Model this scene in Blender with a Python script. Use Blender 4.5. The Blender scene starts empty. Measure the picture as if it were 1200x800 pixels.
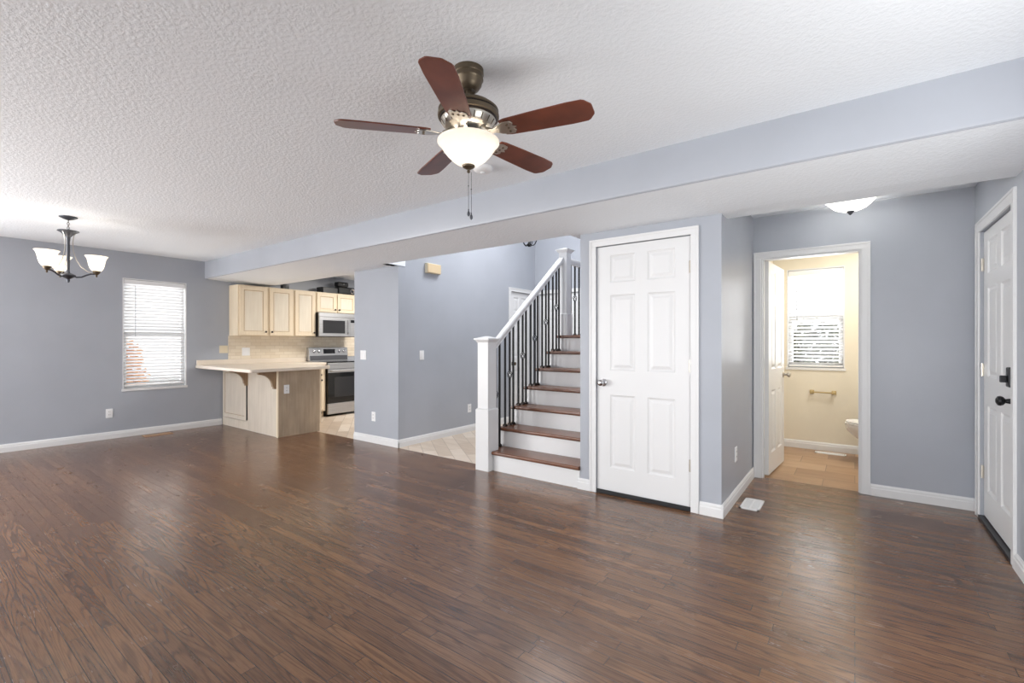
import bpy, math, random
from math import sin, cos, pi, radians
from mathutils import Vector, Matrix
random.seed(7)
SC = bpy.context.scene
COL = SC.collection

# ------------------------------------------------------------------ camera
YAW = radians(36.39)
cam_d = bpy.data.cameras.new('camera'); cam = bpy.data.objects.new('camera', cam_d); COL.objects.link(cam)
cam.location = (0, 0, 1.241); cam.rotation_euler = (pi/2, 0, YAW)
cam_d.sensor_width = 36; cam_d.lens = 36*545.2/1200; cam_d.shift_y = 1.4/1200
cam_d.clip_start = .05
SC.camera = cam
# ------------------------------------------------------------------ world, exposure
SC.view_settings.view_transform = 'Standard'; SC.view_settings.look = 'None'
SC.view_settings.gamma = 1; SC.view_settings.use_curve_mapping = False
SC.view_settings.exposure = 0.3
W = bpy.data.worlds.new('sky'); SC.world = W; W.use_nodes = True
W.node_tree.nodes['Background'].inputs[0].default_value = (.93, .96, 1, 1)
W.node_tree.nodes['Background'].inputs[1].default_value = 1.2
def area(name, loc, rot, sx, sy, power, col=(1, 1, 1)):
    d = bpy.data.lights.new(name, 'AREA'); d.shape = 'RECTANGLE'; d.size = sx; d.size_y = sy
    d.energy = power; d.color = col
    o = bpy.data.objects.new(name, d); o.location = loc; o.rotation_euler = rot; COL.objects.link(o); return o
def point(name, loc, power, col=(1, .9, .78), r=.04):
    d = bpy.data.lights.new(name, 'POINT'); d.energy = power; d.color = col; d.shadow_soft_size = r
    o = bpy.data.objects.new(name, d); o.location = loc; COL.objects.link(o); return o
DAY = (1, 1, 1)
# fill lamps added at assumed window openings out of view, to even out the light
WP = {-6.2: 185, -3.5: 52, -.9: 16}
for wx in WP:
    area('window_or_fill_light', (wx, -4.4, 1.0), (radians(150), 0, 0), 1.9, 1.7, WP[wx], DAY)  # added lamps behind the camera, tilted up to brighten the ceiling
area('window_or_fill_light', (.60, 1.5, 1.15), Vector((-.42, .88, .14)).to_track_quat('-Z', 'Y').to_euler(), 1.2, 1.3, 24, DAY)  # added lamp on the right, turned toward the bathroom wall
area('window_or_fill_light', (-7.68, -2.2, 1.15), (0, radians(-114), 0), 1.6, 2.6, 240, DAY)  # added lamp on the left, lights the entry door
# daylight of the two windows in the picture
area('window_or_fill_light', (-7.9, 2.25, 1.36), (0, radians(-90), 0), 1.4, .7, 9, DAY)
area('window_or_fill_light', (-.375, 6.62, 1.53), (radians(-90), 0, 0), .55, 1.15, 17, DAY)
# unseen fill lamps added at the ceilings to light the rooms round the corner
area('kitchen_fill_lamp', (-6.0, 5.2, 2.42), (0, 0, 0), .9, .5, 55, (1, .96, .9))
area('stairwell_fill_lamp', (-3.2, 4.9, 3.85), (0, 0, 0), .9, .9, 70, (.97, .98, 1))
area('bathroom_fill_lamp', (.2, 5.6, 2.37), (0, 0, 0), .5, .5, 16, (1, .97, .93))

# ------------------------------------------------------------------ materials
def lin(c):
    return tuple(((v/255)/12.92 if v/255 <= .04045 else ((v/255+.055)/1.055)**2.4) for v in c) + (1,)
def mat(name, col, rough=.5, metal=0, spec=.5, emit=None, es=0, coat=0):
    m = bpy.data.materials.new(name); m.use_nodes = True
    b = m.node_tree.nodes['Principled BSDF']
    b.inputs['Base Color'].default_value = lin(col); b.inputs['Roughness'].default_value = rough
    b.inputs['Metallic'].default_value = metal; b.inputs['Specular IOR Level'].default_value = spec
    b.inputs['Coat Weight'].default_value = coat
    if emit: b.inputs['Emission Color'].default_value = lin(emit); b.inputs['Emission Strength'].default_value = es
    return m
class N:
    def __init__(s, m): s.t = m.node_tree; s.b = s.t.nodes['Principled BSDF']
    def n(s, typ, **kw):
        o = s.t.nodes.new(typ)
        for k, v in kw.items():
            if k.startswith('i_'):
                key = k[2:].replace('_', ' ')
                o.inputs[key].default_value = v
            else: setattr(o, k, v)
        return o
    def l(s, a, b): s.t.links.new(a, b)
    def coord(s, scale=(1, 1, 1), rot=(0, 0, 0), kind='Object'):
        tc = s.n('ShaderNodeTexCoord'); mp = s.n('ShaderNodeMapping')
        mp.inputs['Scale'].default_value = scale; mp.inputs['Rotation'].default_value = rot
        s.l(tc.outputs[kind], mp.inputs[0]); return mp.outputs[0]
    def noise(s, vec, scale, detail=3, rough=.5):
        n = s.n('ShaderNodeTexNoise'); n.inputs['Scale'].default_value = scale; n.inputs['Detail'].default_value = detail
        n.inputs['Roughness'].default_value = rough; s.l(vec, n.inputs['Vector']); return n.outputs['Fac']
    def ramp(s, fac, stops):
        r = s.n('ShaderNodeValToRGB'); e = r.color_ramp.elements
        while len(e) < len(stops): e.new(.5)
        for q, (p, c) in zip(e, stops): q.position = p; q.color = lin(c) if len(c) == 3 else c
        s.l(fac, r.inputs[0]); return r.outputs[0]
    def math(s, op, a, b=None, c=None):
        m = s.n('ShaderNodeMath', operation=op)
        for i, v in enumerate((a, b, c)):
            if v is None: continue
            if isinstance(v, (int, float)): m.inputs[i].default_value = v
            else: s.l(v, m.inputs[i])
        return m.outputs[0]
    def mix(s, fac, a, b, blend='MIX'):
        m = s.n('ShaderNodeMix', data_type='RGBA', blend_type=blend)
        for i, v in ((0, fac), (6, a), (7, b)):
            if isinstance(v, (int, float)): m.inputs[i].default_value = v
            elif isinstance(v, tuple): m.inputs[i].default_value = v
            else: s.l(v, m.inputs[i])
        return m.outputs[2]
    def bump(s, h, strength=.3, dist=.01):
        b = s.n('ShaderNodeBump'); b.inputs['Strength'].default_value = strength; b.inputs['Distance'].default_value = dist
        s.l(h, b.inputs['Height']); s.l(b.outputs[0], s.b.inputs['Normal'])

def paint(name, col, rough=.38, bump=.06, var=.010, spec=.4):
    m = mat(name, col, rough, spec=spec); k = N(m); v = k.coord()
    a = k.noise(v, 2.2, 4); c2 = tuple(max(0, x*(1-var*2.2)) for x in col)
    k.l(k.ramp(a, [(.35, c2), (.65, col)]), k.b.inputs['Base Color'])
    k.bump(k.noise(v, 160, 2), bump, .002); return m
M_wall = paint('blue_grey_wall_paint', (173, 177, 185), .36)
M_cream = paint('cream_wall_paint', (232, 224, 206), .45)
M_white = mat('white_semi_gloss_paint', (226, 226, 226), .36)
M_door = mat('white_door_paint', (226, 226, 226), .36)
M_plastic = mat('white_plastic', (240, 240, 240), .35)
M_beige = mat('almond_plastic', (226, 214, 188), .4)

def ceiling_mat():
    m = mat('knockdown_ceiling', (239, 243, 247), .72, spec=.25); k = N(m); v = k.coord()
    w = k.noise(v, 18, 2); 
    n1 = k.noise(k.coord(), 50, 3, .55); n2 = k.noise(k.coord((1, 1.6, 1)), 95, 3, .55)
    a = k.math('SMOOTHSTEP', n1, .42, .60) if False else k.ramp(n1, [(.42, (0, 0, 0, 1)), (.60, (1, 1, 1, 1))])
    h = k.math('ADD', k.math('MULTIPLY', a, .9), k.math('MULTIPLY', n2, .5))
    k.bump(h, .24, .005); return m
M_ceil = ceiling_mat()

def oak_floor():
    m = mat('dark_oak_strip_floor', (82, 56, 44), .24, spec=.8); k = N(m)
    v = k.coord()
    br = k.n('ShaderNodeTexBrick', offset=.37, offset_frequency=2, squash=1.35, squash_frequency=3)
    for key, val in (('Scale', 1), ('Mortar Size', .0014), ('Mortar Smooth', .2), ('Bias', 0), ('Brick Width', .78), ('Row Height', .057)): br.inputs[key].default_value = val
    br.inputs['Color1'].default_value = (0, 0, 0, 1); br.inputs['Color2'].default_value = (1, 1, 1, 1); br.inputs['Mortar'].default_value = (.5, .5, .5, 1)
    k.l(v, br.inputs['Vector'])
    rnd = br.outputs['Color']; gap = br.outputs['Fac']
    # grain coordinates, shifted plank by plank
    cx = k.n('ShaderNodeSeparateXYZ'); k.l(v, cx.inputs[0])
    sh = k.math('MULTIPLY', rnd, 53.0)
    cmb = k.n('ShaderNodeCombineXYZ')
    k.l(k.math('MULTIPLY', cx.outputs[0], 1.0), cmb.inputs[0])
    k.l(k.math('MULTIPLY', cx.outputs[1], 14.0), cmb.inputs[1]); k.l(sh, cmb.inputs[2])
    nz = k.noise(cmb.outputs[0], .8, 1, .4)
    rings = k.math('SINE', k.math('MULTIPLY', nz, 105))
    rings = k.math('MULTIPLY_ADD', rings, .5, .5)
    cmb2 = k.n('ShaderNodeCombineXYZ')
    k.l(k.math('MULTIPLY', cx.outputs[0], 9), cmb2.inputs[0]); k.l(k.math('MULTIPLY', cx.outputs[1], 330), cmb2.inputs[1]); k.l(sh, cmb2.inputs[2])
    pores = k.noise(cmb2.outputs[0], 1, 3, .6)
    mott = k.noise(k.coord(), 1.3, 3)
    base = k.ramp(k.math('MULTIPLY_ADD', rnd, .75, k.math('MULTIPLY', mott, .25)), [(0, (94, 64, 45)), (.35, (113, 79, 55)), (.7, (124, 88, 60)), (1, (140, 100, 68))])
    dark = k.ramp(rings, [(.02, (.40, .36, .36, 1)), (.42, (1, 1, 1, 1))])
    c = k.mix(.6, base, dark, 'MULTIPLY')
    pr = k.ramp(pores, [(.36, (.42, .40, .40, 1)), (.54, (1, 1, 1, 1))])
    c = k.mix(.62, c, pr, 'MULTIPLY')
    c = k.mix(gap, c, lin((28, 18, 15)))
    k.l(c, k.b.inputs['Base Color'])
    rr = k.math('MULTIPLY_ADD', k.noise(k.coord(), 6, 4), .12, .18)
    rr = k.math('MULTIPLY_ADD', rings, -.05, k.math('ADD', rr, .02)); k.l(rr, k.b.inputs['Roughness'])
    hh = k.math('ADD', k.math('MULTIPLY', rings, .04), k.math('MULTIPLY', gap, -1.0))
    hh = k.math('ADD', hh, k.math('MULTIPLY', pores, .15))
    hh = k.math('ADD', hh, k.math('MULTIPLY', rnd, .22))
    k.bump(hh, .16, .002)
    return m
M_floor = oak_floor()

def tile_floor(name, cols, bw, rh, rot, grout, rough=.4, veins=True):
    m = mat(name, cols[0], rough); k = N(m); v = k.coord(rot=(0, 0, rot))
    br = k.n('ShaderNodeTexBrick', offset=.5)
    for key, val in (('Scale', 1), ('Mortar Size', .003), ('Mortar Smooth', .2), ('Brick Width', bw), ('Row Height', rh)): br.inputs[key].default_value = val
    br.inputs['Color1'].default_value = (0, 0, 0, 1); br.inputs['Color2'].default_value = (1, 1, 1, 1); br.inputs['Mortar'].default_value = (.5, .5, .5, 1)
    k.l(v, br.inputs['Vector'])
    n = k.noise(k.coord((3, 11, 3), (0, 0, rot)), 1.0, 5, .6)
    f = k.math('MULTIPLY_ADD', br.outputs['Color'], .5, k.math('MULTIPLY', n, .6))
    c = k.ramp(f, [(.15, cols[1]), (.55, cols[0]), (.95, cols[2])])
    c = k.mix(br.outputs['Fac'], c, lin(grout)); k.l(c, k.b.inputs['Base Color'])
    k.bump(k.math('MULTIPLY', br.outputs['Fac'], -1), .4, .002); return m
M_tile = tile_floor('beige_stone_look_tile', ((206, 190, 172), (176, 154, 134), (228, 216, 202)), .60, .15, radians(38), (160, 145, 128), .35)
M_bathtile = tile_floor('tan_stone_look_tile', ((170, 136, 104), (132, 100, 74), (192, 162, 132)), .46, .30, 0, (120, 98, 78), .35)

def wood(name, base, dark, scale=(40, 40, 2.2), rough=.45, amt=.6, spec=.4, blot=.25):
    m = mat(name, base, rough, spec=spec); k = N(m)
    g = k.noise(k.coord(scale), 1, 4, .6); q = k.noise(k.coord((3, 3, 1.5)), 1.5, 3)
    c = k.ramp(g, [(.3, dark), (.65, base)])
    dk = tuple(x*(1-blot) for x in base)
    c = k.mix(.5, c, k.ramp(q, [(.3, dk), (.7, base)])); k.l(c, k.b.inputs['Base Color'])
    k.bump(g, .08, .002); return m
M_maple = wood('pale_glazed_maple', (238, 222, 196), (224, 204, 174), blot=.05)
M_maple_panel = wood('pale_glazed_maple_panel', (236, 226, 208), (222, 208, 186), blot=.07)
M_pickle = wood('whitewashed_wood_panel', (218, 207, 192), (198, 185, 168), blot=.10)
M_end = wood('worn_brown_maple_end_panel', (196, 176, 152), (166, 146, 122), scale=(30, 30, 2), blot=.28)
M_corbel = wood('tan_wood_corbel', (170, 142, 112), (140, 112, 86))
M_glaze = mat('brown_glaze_line', (168, 138, 102), .6)
M_counter = paint('off_white_laminate', (236, 224, 208), .3, .0, .02)
M_tread = wood('dark_stained_oak_tread', (122, 76, 50), (72, 42, 28), scale=(2.5, 60, 60), rough=.28, spec=.5)
M_blade = wood('cherry_wood_fan_blade', (118, 60, 40), (84, 40, 27), scale=(8, 8, 8), rough=.32, spec=.5)
M_bronze = mat('antique_bronze', (104, 92, 76), .42, .75)
M_nickel = mat('brushed_nickel', (190, 184, 174), .28, 1)
M_pewter = mat('dark_pewter_metal', (82, 84, 90), .45, .7)
M_iron = mat('black_wrought_iron', (13, 13, 15), .6, 0, spec=.3)
M_black = mat('matt_black_plastic', (22, 22, 24), .4)
M_blackglass = mat('black_oven_glass', (10, 10, 12), .08, spec=.6)
M_window_dark = mat('dark_tinted_glass', (46, 46, 48), .12, spec=.6)
M_hardware = mat('matt_black_hardware', (30, 30, 33), .35, .5)
M_knob = mat('dark_bronze_knob', (44, 36, 32), .35, .6)
M_chrome = mat('satin_chrome', (200, 200, 202), .18, 1)
M_vinyl = mat('white_vinyl_frame', (238, 240, 242), .35)
M_ceramic = mat('white_porcelain', (240, 240, 240), .1)
M_darkgap = mat('dark_gap', (38, 34, 32), .8)
M_rubber = mat('black_rubber_sweep', (24, 24, 26), .55)
M_brass = mat('tan_brass_register', (186, 150, 118), .4, .3)
M_brass2 = mat('pale_brass', (190, 168, 120), .3, .8)
def steel():
    m = mat('brushed_stainless_steel', (190, 190, 190), .38, .9); k = N(m)
    g = k.noise(k.coord((2, 2, 160)), 1, 3); k.l(k.ramp(g, [(.3, (176, 176, 177)), (.7, (206, 206, 207))]), k.b.inputs['Base Color']); return m
M_steel = steel()
def subway():
    m = mat('cream_subway_tile', (226, 212, 190), .22); k = N(m)
    tc = k.n('ShaderNodeTexCoord'); sp = k.n('ShaderNodeSeparateXYZ'); cb = k.n('ShaderNodeCombineXYZ')
    k.l(tc.outputs['Object'], sp.inputs[0]); k.l(sp.outputs[1], cb.inputs[0]); k.l(sp.outputs[2], cb.inputs[1])
    br = k.n('ShaderNodeTexBrick', offset=.5)
    for key, val in (('Scale', 1), ('Mortar Size', .0022), ('Brick Width', .152), ('Row Height', .052)): br.inputs[key].default_value = val
    br.inputs['Color1'].default_value = lin((224, 209, 186)); br.inputs['Color2'].default_value = lin((236, 224, 204)); br.inputs['Mortar'].default_value = lin((208, 192, 168))
    k.l(cb.outputs[0], br.inputs['Vector']); k.l(br.outputs['Color'], k.b.inputs['Base Color'])
    k.bump(k.math('MULTIPLY', br.outputs['Fac'], -1), .3, .002); return m
M_subway = subway()
def shade_glass(name, col, es, ecol=(255, 244, 226), tl=.5):
    m = bpy.data.materials.new(name); m.use_nodes = True; t = m.node_tree; t.nodes.clear()
    out = t.nodes.new('ShaderNodeOutputMaterial'); d = t.nodes.new('ShaderNodeBsdfDiffuse'); tr = t.nodes.new('ShaderNodeBsdfTranslucent')
    e = t.nodes.new('ShaderNodeEmission'); a = t.nodes.new('ShaderNodeMixShader'); b = t.nodes.new('ShaderNodeAddShader')
    d.inputs[0].default_value = lin(col); tr.inputs[0].default_value = lin(col); a.inputs[0].default_value = tl
    e.inputs[0].default_value = lin(ecol); e.inputs[1].default_value = es
    t.links.new(d.outputs[0], a.inputs[1]); t.links.new(tr.outputs[0], a.inputs[2]); t.links.new(a.outputs[0], b.inputs[0]); t.links.new(e.outputs[0], b.inputs[1]); t.links.new(b.outputs[0], out.inputs[0])
    return m
M_bowl = shade_glass('lit_alabaster_glass_bowl', (246, 242, 236), .10)
M_shade = shade_glass('lit_white_glass_shade', (246, 242, 234), .45)
M_dome = shade_glass('lit_frosted_glass_dome', (250, 250, 248), .5, (255, 252, 246))
M_slat = shade_glass('white_blind_slat', (236, 236, 236), 0, tl=.22)
def glass():
    m = bpy.data.materials.new('clear_window_glass'); m.use_nodes = True; t = m.node_tree; t.nodes.clear()
    out = t.nodes.new('ShaderNodeOutputMaterial'); a = t.nodes.new('ShaderNodeBsdfTransparent'); g = t.nodes.new('ShaderNodeBsdfGlossy')
    g.inputs['Roughness'].default_value = .02; mx = t.nodes.new('ShaderNodeMixShader'); mx.inputs[0].default_value = .06
    t.links.new(a.outputs[0], mx.inputs[1]); t.links.new(g.outputs[0], mx.inputs[2]); t.links.new(mx.outputs[0], out.inputs[0]); return m
M_glass = glass()

# ------------------------------------------------------------------ mesh helpers
WORLD = {}
def wl(o): return WORLD[o.name]
class MB:
    def __init__(s, xf=None): s.v = []; s.f = []; s.xf = xf
    def add(s, vs, fs):
        n = len(s.v); s.v += [Vector(s.xf(*p)) if s.xf else Vector(p) for p in vs]; s.f += [tuple(n+i for i in f) for f in fs]; return s
    def box(s, x0, x1, y0, y1, z0, z1):
        x0, x1 = sorted((x0, x1)); y0, y1 = sorted((y0, y1)); z0, z1 = sorted((z0, z1))
        return s.add([(x, y, z) for z in (z0, z1) for y in (y0, y1) for x in (x0, x1)],
                     [(0, 2, 3, 1), (4, 5, 7, 6), (0, 1, 5, 4), (2, 6, 7, 3), (0, 4, 6, 2), (1, 3, 7, 5)])
    def prism(s, pts, fn, a, b):   # pts 2-D outline, fn(p, q, t) -> point, from t=a to t=b
        n = len(pts)
        return s.add([fn(p, q, t) for t in (a, b) for p, q in pts],
                     [tuple(range(n))[::-1], tuple(range(n, 2*n))] + [(i, (i+1) % n, n+(i+1) % n, n+i) for i in range(n)])
    def lathe(s, prof, c, seg=32, closed=False):   # prof [(r, z)] about the vertical through c
        m = len(prof); vs = []; fs = []
        for k in range(seg):
            a = 2*pi*k/seg
            vs += [(c[0]+r*cos(a), c[1]+r*sin(a), c[2]+z) for r, z in prof]
        for k in range(seg):
            k2 = (k+1) % seg
            for i in range(m-1): fs.append((k*m+i, k2*m+i, k2*m+i+1, k*m+i+1))
        return s.add(vs, fs)
    def lathe_axis(s, prof, c, ax, seg=20):        # lathe about an axis through c
        ax = Vector(ax).normalized(); u = ax.orthogonal().normalized(); w = ax.cross(u); c = Vector(c); m = len(prof); vs = []; fs = []
        for k in range(seg):
            a = 2*pi*k/seg; d = u*cos(a)+w*sin(a)
            vs += [tuple(c+ax*z+d*r) for r, z in prof]
        for k in range(seg):
            k2 = (k+1) % seg
            for i in range(m-1): fs.append((k*m+i, k2*m+i, k2*m+i+1, k*m+i+1))
        return s.add(vs, fs)
    def tube(s, pts, r, seg=10, rs=None):
        pts = [Vector(p) for p in pts]; n = len(pts); vs = []; fs = []; up = None
        for i, p in enumerate(pts):
            t = (pts[min(i+1, n-1)]-pts[max(i-1, 0)]).normalized()
            if up is None: up = t.orthogonal().normalized()
            up = (up-t*up.dot(t)).normalized(); w = t.cross(up); rr = rs[i] if rs else r
            vs += [tuple(p+(up*cos(2*pi*k/seg)+w*sin(2*pi*k/seg))*rr) for k in range(seg)]
        for i in range(n-1):
            for k in range(seg): k2 = (k+1) % seg; fs.append((i*seg+k, i*seg+k2, (i+1)*seg+k2, (i+1)*seg+k))
        fs.append(tuple(range(seg))[::-1]); fs.append(tuple((n-1)*seg+k for k in range(seg)))
        return s.add(vs, fs)
    def torus(s, c, ax, R, r, sy=1, seg=16):
        ax = Vector(ax).normalized(); u = Vector((0, 0, 1)) if abs(ax.z) < .9 else Vector((1, 0, 0)); w = ax.cross(u); c = Vector(c); vs = []; fs = []; q = 6
        for k in range(seg):
            a = 2*pi*k/seg; d = w*cos(a)+u*sin(a)*sy
            for j in range(q):
                b = 2*pi*j/q; vs.append(tuple(c+d*R+d.normalized()*r*cos(b)+ax*r*sin(b)))
        for k in range(seg):
            for j in range(q): fs.append((k*q+j, ((k+1) % seg)*q+j, ((k+1) % seg)*q+(j+1) % q, k*q+(j+1) % q))
        return s.add(vs, fs)
    def build(s, name, m, parent=None, bevel=0, smooth=False, origin=None, sharp=35, solid=0):
        xs = [v.x for v in s.v]; ys = [v.y for v in s.v]; zs = [v.z for v in s.v]
        if origin is None: origin = Vector(((min(xs)+max(xs))/2, (min(ys)+max(ys))/2, min(zs)))
        origin = Vector(origin)
        me = bpy.data.meshes.new(name); me.from_pydata([tuple(v-origin) for v in s.v], [], s.f); me.validate()
        import bmesh
        bm = bmesh.new(); bm.from_mesh(me); bmesh.ops.recalc_face_normals(bm, faces=bm.faces); bm.to_mesh(me); bm.free()
        me.materials.append(m)
        o = bpy.data.objects.new(name, me); COL.objects.link(o)
        if parent is not None: o.parent = parent; o.location = origin-wl(parent)
        else: o.location = origin
        WORLD[o.name] = origin
        if smooth:
            for p in me.polygons: p.use_smooth = True
            me.set_sharp_from_angle(angle=radians(sharp))
        if solid: md = o.modifiers.new('thickness', 'SOLIDIFY'); md.thickness = solid; md.offset = 0
        if bevel:
            md = o.modifiers.new('bevel', 'BEVEL'); md.width = bevel; md.segments = 2; md.limit_method = 'ANGLE'; md.angle_limit = radians(40)
        return o
def tag(o, label=None, cat=None, group=None, kind=None):
    if label: o['label'] = label
    if cat: o['category'] = cat
    if group: o['group'] = group
    if kind: o['kind'] = kind
    return o
def thing(name, loc, label, cat, group=None):
    o = bpy.data.objects.new(name, None); COL.objects.link(o); o.location = loc; o.empty_display_size = .1
    WORLD[o.name] = Vector(loc); return tag(o, label, cat, group)
def B(*a): return MB().box(*a)
def struct(name, mb, m, label, parent=None, cat=None, **kw):
    o = mb.build(name, m, parent, **kw)
    if parent is None: tag(o, label, cat or name.split('_')[0], kind='structure')
    elif label: o['label'] = label
    return o

XA, XC, XR, XP = -7.7485, -.76, .715, -4.348
YB, YC, YW, YP, YBK, YBA = 2.845, 3.53, 4.793, 3.632, 6.555, 6.45
ZC, ZS, ZE, ZT = 2.44, 2.155, 2.394, 3.9
YH, YS = 3.48, 3.735

# ------------------------------------------------------------------ floors
struct('floor', B(XA-.1, XR+.1, -4.6, 3.62, -.1, 0).box(-2.83, XR+.1, 3.62, 4.84, -.1, 0), M_floor, 'dark brown stained oak strip floor of the living room', origin=(0, 0, 0))
struct('floor', B(XA-.1, -2.83, 3.62, 6.7, -.1, 0), M_tile, 'beige stone-look tile floor of the kitchen and hall behind', origin=(0, 0, 0))
struct('floor', B(-2.83, XR+.1, 4.84, 6.7, -.1, 0), M_bathtile, 'tan tile floor of the small bathroom', origin=(0, 0, 0))

# ------------------------------------------------------------------ walls
def wall_y(x0, x1, y0, y1, z0, z1, ops=()):      # runs along y; ops (ya, yb, za, zb)
    m = MB(); ys = y0
    for a, b, c, d in sorted(ops):
        m.box(x0, x1, ys, a, z0, z1)
        if c > z0: m.box(x0, x1, a, b, z0, c)
        if d < z1: m.box(x0, x1, a, b, d, z1)
        ys = b
    m.box(x0, x1, ys, y1, z0, z1); return m
def wall_x(y0, y1, x0, x1, z0, z1, ops=()):
    m = MB(); xs = x0
    for a, b, c, d in sorted(ops):
        m.box(xs, a, y0, y1, z0, z1)
        if c > z0: m.box(a, b, y0, y1, z0, c)
        if d < z1: m.box(a, b, y0, y1, d, z1)
        xs = b
    m.box(xs, x1, y0, y1, z0, z1); return m
struct('wall_left', wall_y(XA-.12, XA, -4.6, 6.7, 0, ZC, [(-3.5, -.9, .35, 2.1), (1.885, 2.612, .62, 2.095)]), M_wall, 'blue-grey wall on the left with a window, running on into the kitchen')
struct('wall_rear', wall_x(-4.6, -4.5, XA, XR, 0, ZC, [(-7.15, -5.25, .35, 2.25), (-4.45, -2.55, .35, 2.25), (-1.85, .05, .35, 2.25)]), M_wall, 'wall with assumed wide window openings behind the viewpoint')  # openings assumed, made for the added fill lamps
struct('wall_right', wall_y(XR, XR+.12, -4.6, YW, 0, ZC, [(.4, 2.5, .5, 2.1), (3.765, 4.625, 0, 2.022)]), M_wall, 'blue-grey wall on the right that holds the white entry door')
struct('wall_wing', B(-5.206, XP, YP, YP+.11, 0, ZS), M_wall, 'short blue-grey wall end between kitchen and hall, with a light switch')
struct('wall_hall', wall_y(XP-.1, XP, YP+.11, YBK, 0, ZT, [(5.87, 6.41, 0, 2.05)]), M_wall, 'long blue-grey hall wall behind the staircase')
struct('wall_back', wall_x(YBK, YBK+.1, XP-.1, -1.78, 0, ZT, [(-4.26, -3.5, 0, 2.05)]), M_wall, 'blue-grey wall at the far end of the stair hall')
struct('wall_kitchen', B(XA, XP-.1, 6.6, 6.7, 0, ZC), M_wall, 'dark blue-grey wall at the far end of the kitchen')
struct('wall_closet', wall_x(YC, YC+.1, -1.88, XC, 0, ZS+.001, [(-1.731, -.969, 0, 2.035)]), M_wall, 'blue-grey closet wall holding the white six-panel door')
struct('wall_passage', B(XC-.1, XC, YC+.1, YW, 0, ZE), M_wall, 'narrow glossy blue-grey wall side of the closet facing the entry')
struct('wall_stair', B(-1.88, -1.80, YC+.1, YBK, 0, ZS).box(-1.95, -1.85, YH, YBK, ZS+.001, ZT), M_wall, 'blue-grey wall on the right of the stairs')
struct('wall_shaft', B(XP-.1, XP, YH, YP+.11, ZS, ZT).box(XP, -1.95, YH-.1, YH, ZS+.29, ZT), M_wall, 'wall above the stairwell opening')
struct('wall_bath', wall_x(YW, YW+.05, XC-.1, XR+.12, 0, ZE+.1, [(-.695, .045, 0, 2.01)]), M_wall, 'blue-grey wall with the doorway to the bathroom')
struct('wall_bath', wall_x(YW+.05, YW+.1, XC-.1, XR+.12, 0, ZE+.1, [(-.695, .045, 0, 2.01)]).box(XC-.1, XC-.04, YW+.1, YBA, 0, ZE).box(XR+.01, XR+.1, YW+.1, YBA, 0, ZE), M_cream, 'cream bathroom side walls')
struct('wall_bathback', wall_x(YBA, YBA+.12, XC-.1, XR+.12, 0, ZE, [(-.658, -.091, .938, 2.11)]), M_cream, 'cream bathroom back wall with a small window')

# ------------------------------------------------------------------ ceilings, dropped soffit
struct('ceiling', B(XA-.1, XR+.1, -4.6, YB, ZC, ZC+.1), M_ceil, 'white knockdown-textured living room ceiling', origin=(0, 0, ZC))
def soffit():
    m = MB(); fn = lambda p, q, t: (t, p, q)
    pr = lambda ye: [(YB+.012, 2.19), (YH, ZS)] + ([(ye, ZS)] if ye > YH else []) + [(ye, ZC+.05), (YB+.012, ZC+.05)]
    m.prism(pr(YS), fn, XA, XP+.007); m.prism(pr(YH), fn, XP+.007, -1.951); m.prism(pr(YS-.03), fn, -1.951, XR)
    return m
struct('ceiling', soffit(), M_ceil, 'white textured underside of the dropped soffit', origin=(0, 0, ZS), cat='ceiling')
fp = [(YB, ZC), (YB, 2.205), (YB+.004, 2.192), (YB+.014, 2.186), (YB+.03, 2.190), (YB+.03, ZC)]
struct('wall_beam', MB().prism(fp, lambda p, q, t: (t, p, q), XA, XR), M_wall, 'long blue-grey face of the dropped ceiling beam', smooth=True)
struct('ceiling', B(XA, XP-.1, YS, 6.7, ZC, ZC+.1), M_ceil, 'white kitchen ceiling seen past the soffit')
struct('ceiling', B(XC-.1, XR+.12, YS-.03, YW, ZE, ZE+.05), M_ceil, 'white entry ceiling behind the soffit')
struct('ceiling', B(XC-.1, XR+.12, YW+.1, YBA+.1, ZE, ZE+.05), M_ceil, 'white bathroom ceiling')
struct('ceiling', B(XP-.1, -1.85, YH-.1, YBK+.1, ZT, ZT+.1), M_ceil, 'white stairwell ceiling')

# ------------------------------------------------------------------ baseboards
BP = [(0, 0), (.015, 0), (.015, .058), (.011, .066), (.011, .078), (.006, .086), (.004, .092), (0, .092)]
def base_y(x, side, y0, y1): return MB().prism([(x+side*p, q) for p, q in BP], lambda p, q, t: (p, t, q), y0, y1)
def base_x(y, side, x0, x1): return MB().prism([(y+side*p, q) for p, q in BP], lambda p, q, t: (t, p, q), x0, x1)
def baseboard(side, mb, label): struct('baseboard_'+side, mb, M_white, label, cat='baseboard')
baseboard('left', base_y(XA, 1, -4.5, 3.075), 'white baseboard along the left wall')
baseboard('wing', base_x(YP, -1, -5.206, XP+.015), 'white baseboard at the foot of the short wall end')
baseboard('hall', base_y(XP, 1, YP-.0149, 5.81), 'white baseboard along the hall wall behind the stairs')
baseboard('closet', base_x(YC, -1, -1.90, -1.789), 'short white baseboard piece between stairs and closet door')
baseboard('closet', base_x(YC, -1, -.908, XC+.015), 'short white baseboard right of the closet door')
baseboard('passage', base_y(XC, 1, YC-.0149, YW), 'white baseboard on the narrow side wall by the floor vent')
baseboard('bath', base_x(YW, -1, .104, XR), 'white baseboard between bathroom doorway and entry door')
baseboard('right', base_y(XR, -1, -4.5, 3.688), 'white baseboard right of the entry door')
baseboard('bathback', base_x(YBA, -1, XC-.04, XR), 'white baseboard along the cream bathroom back wall')

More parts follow.
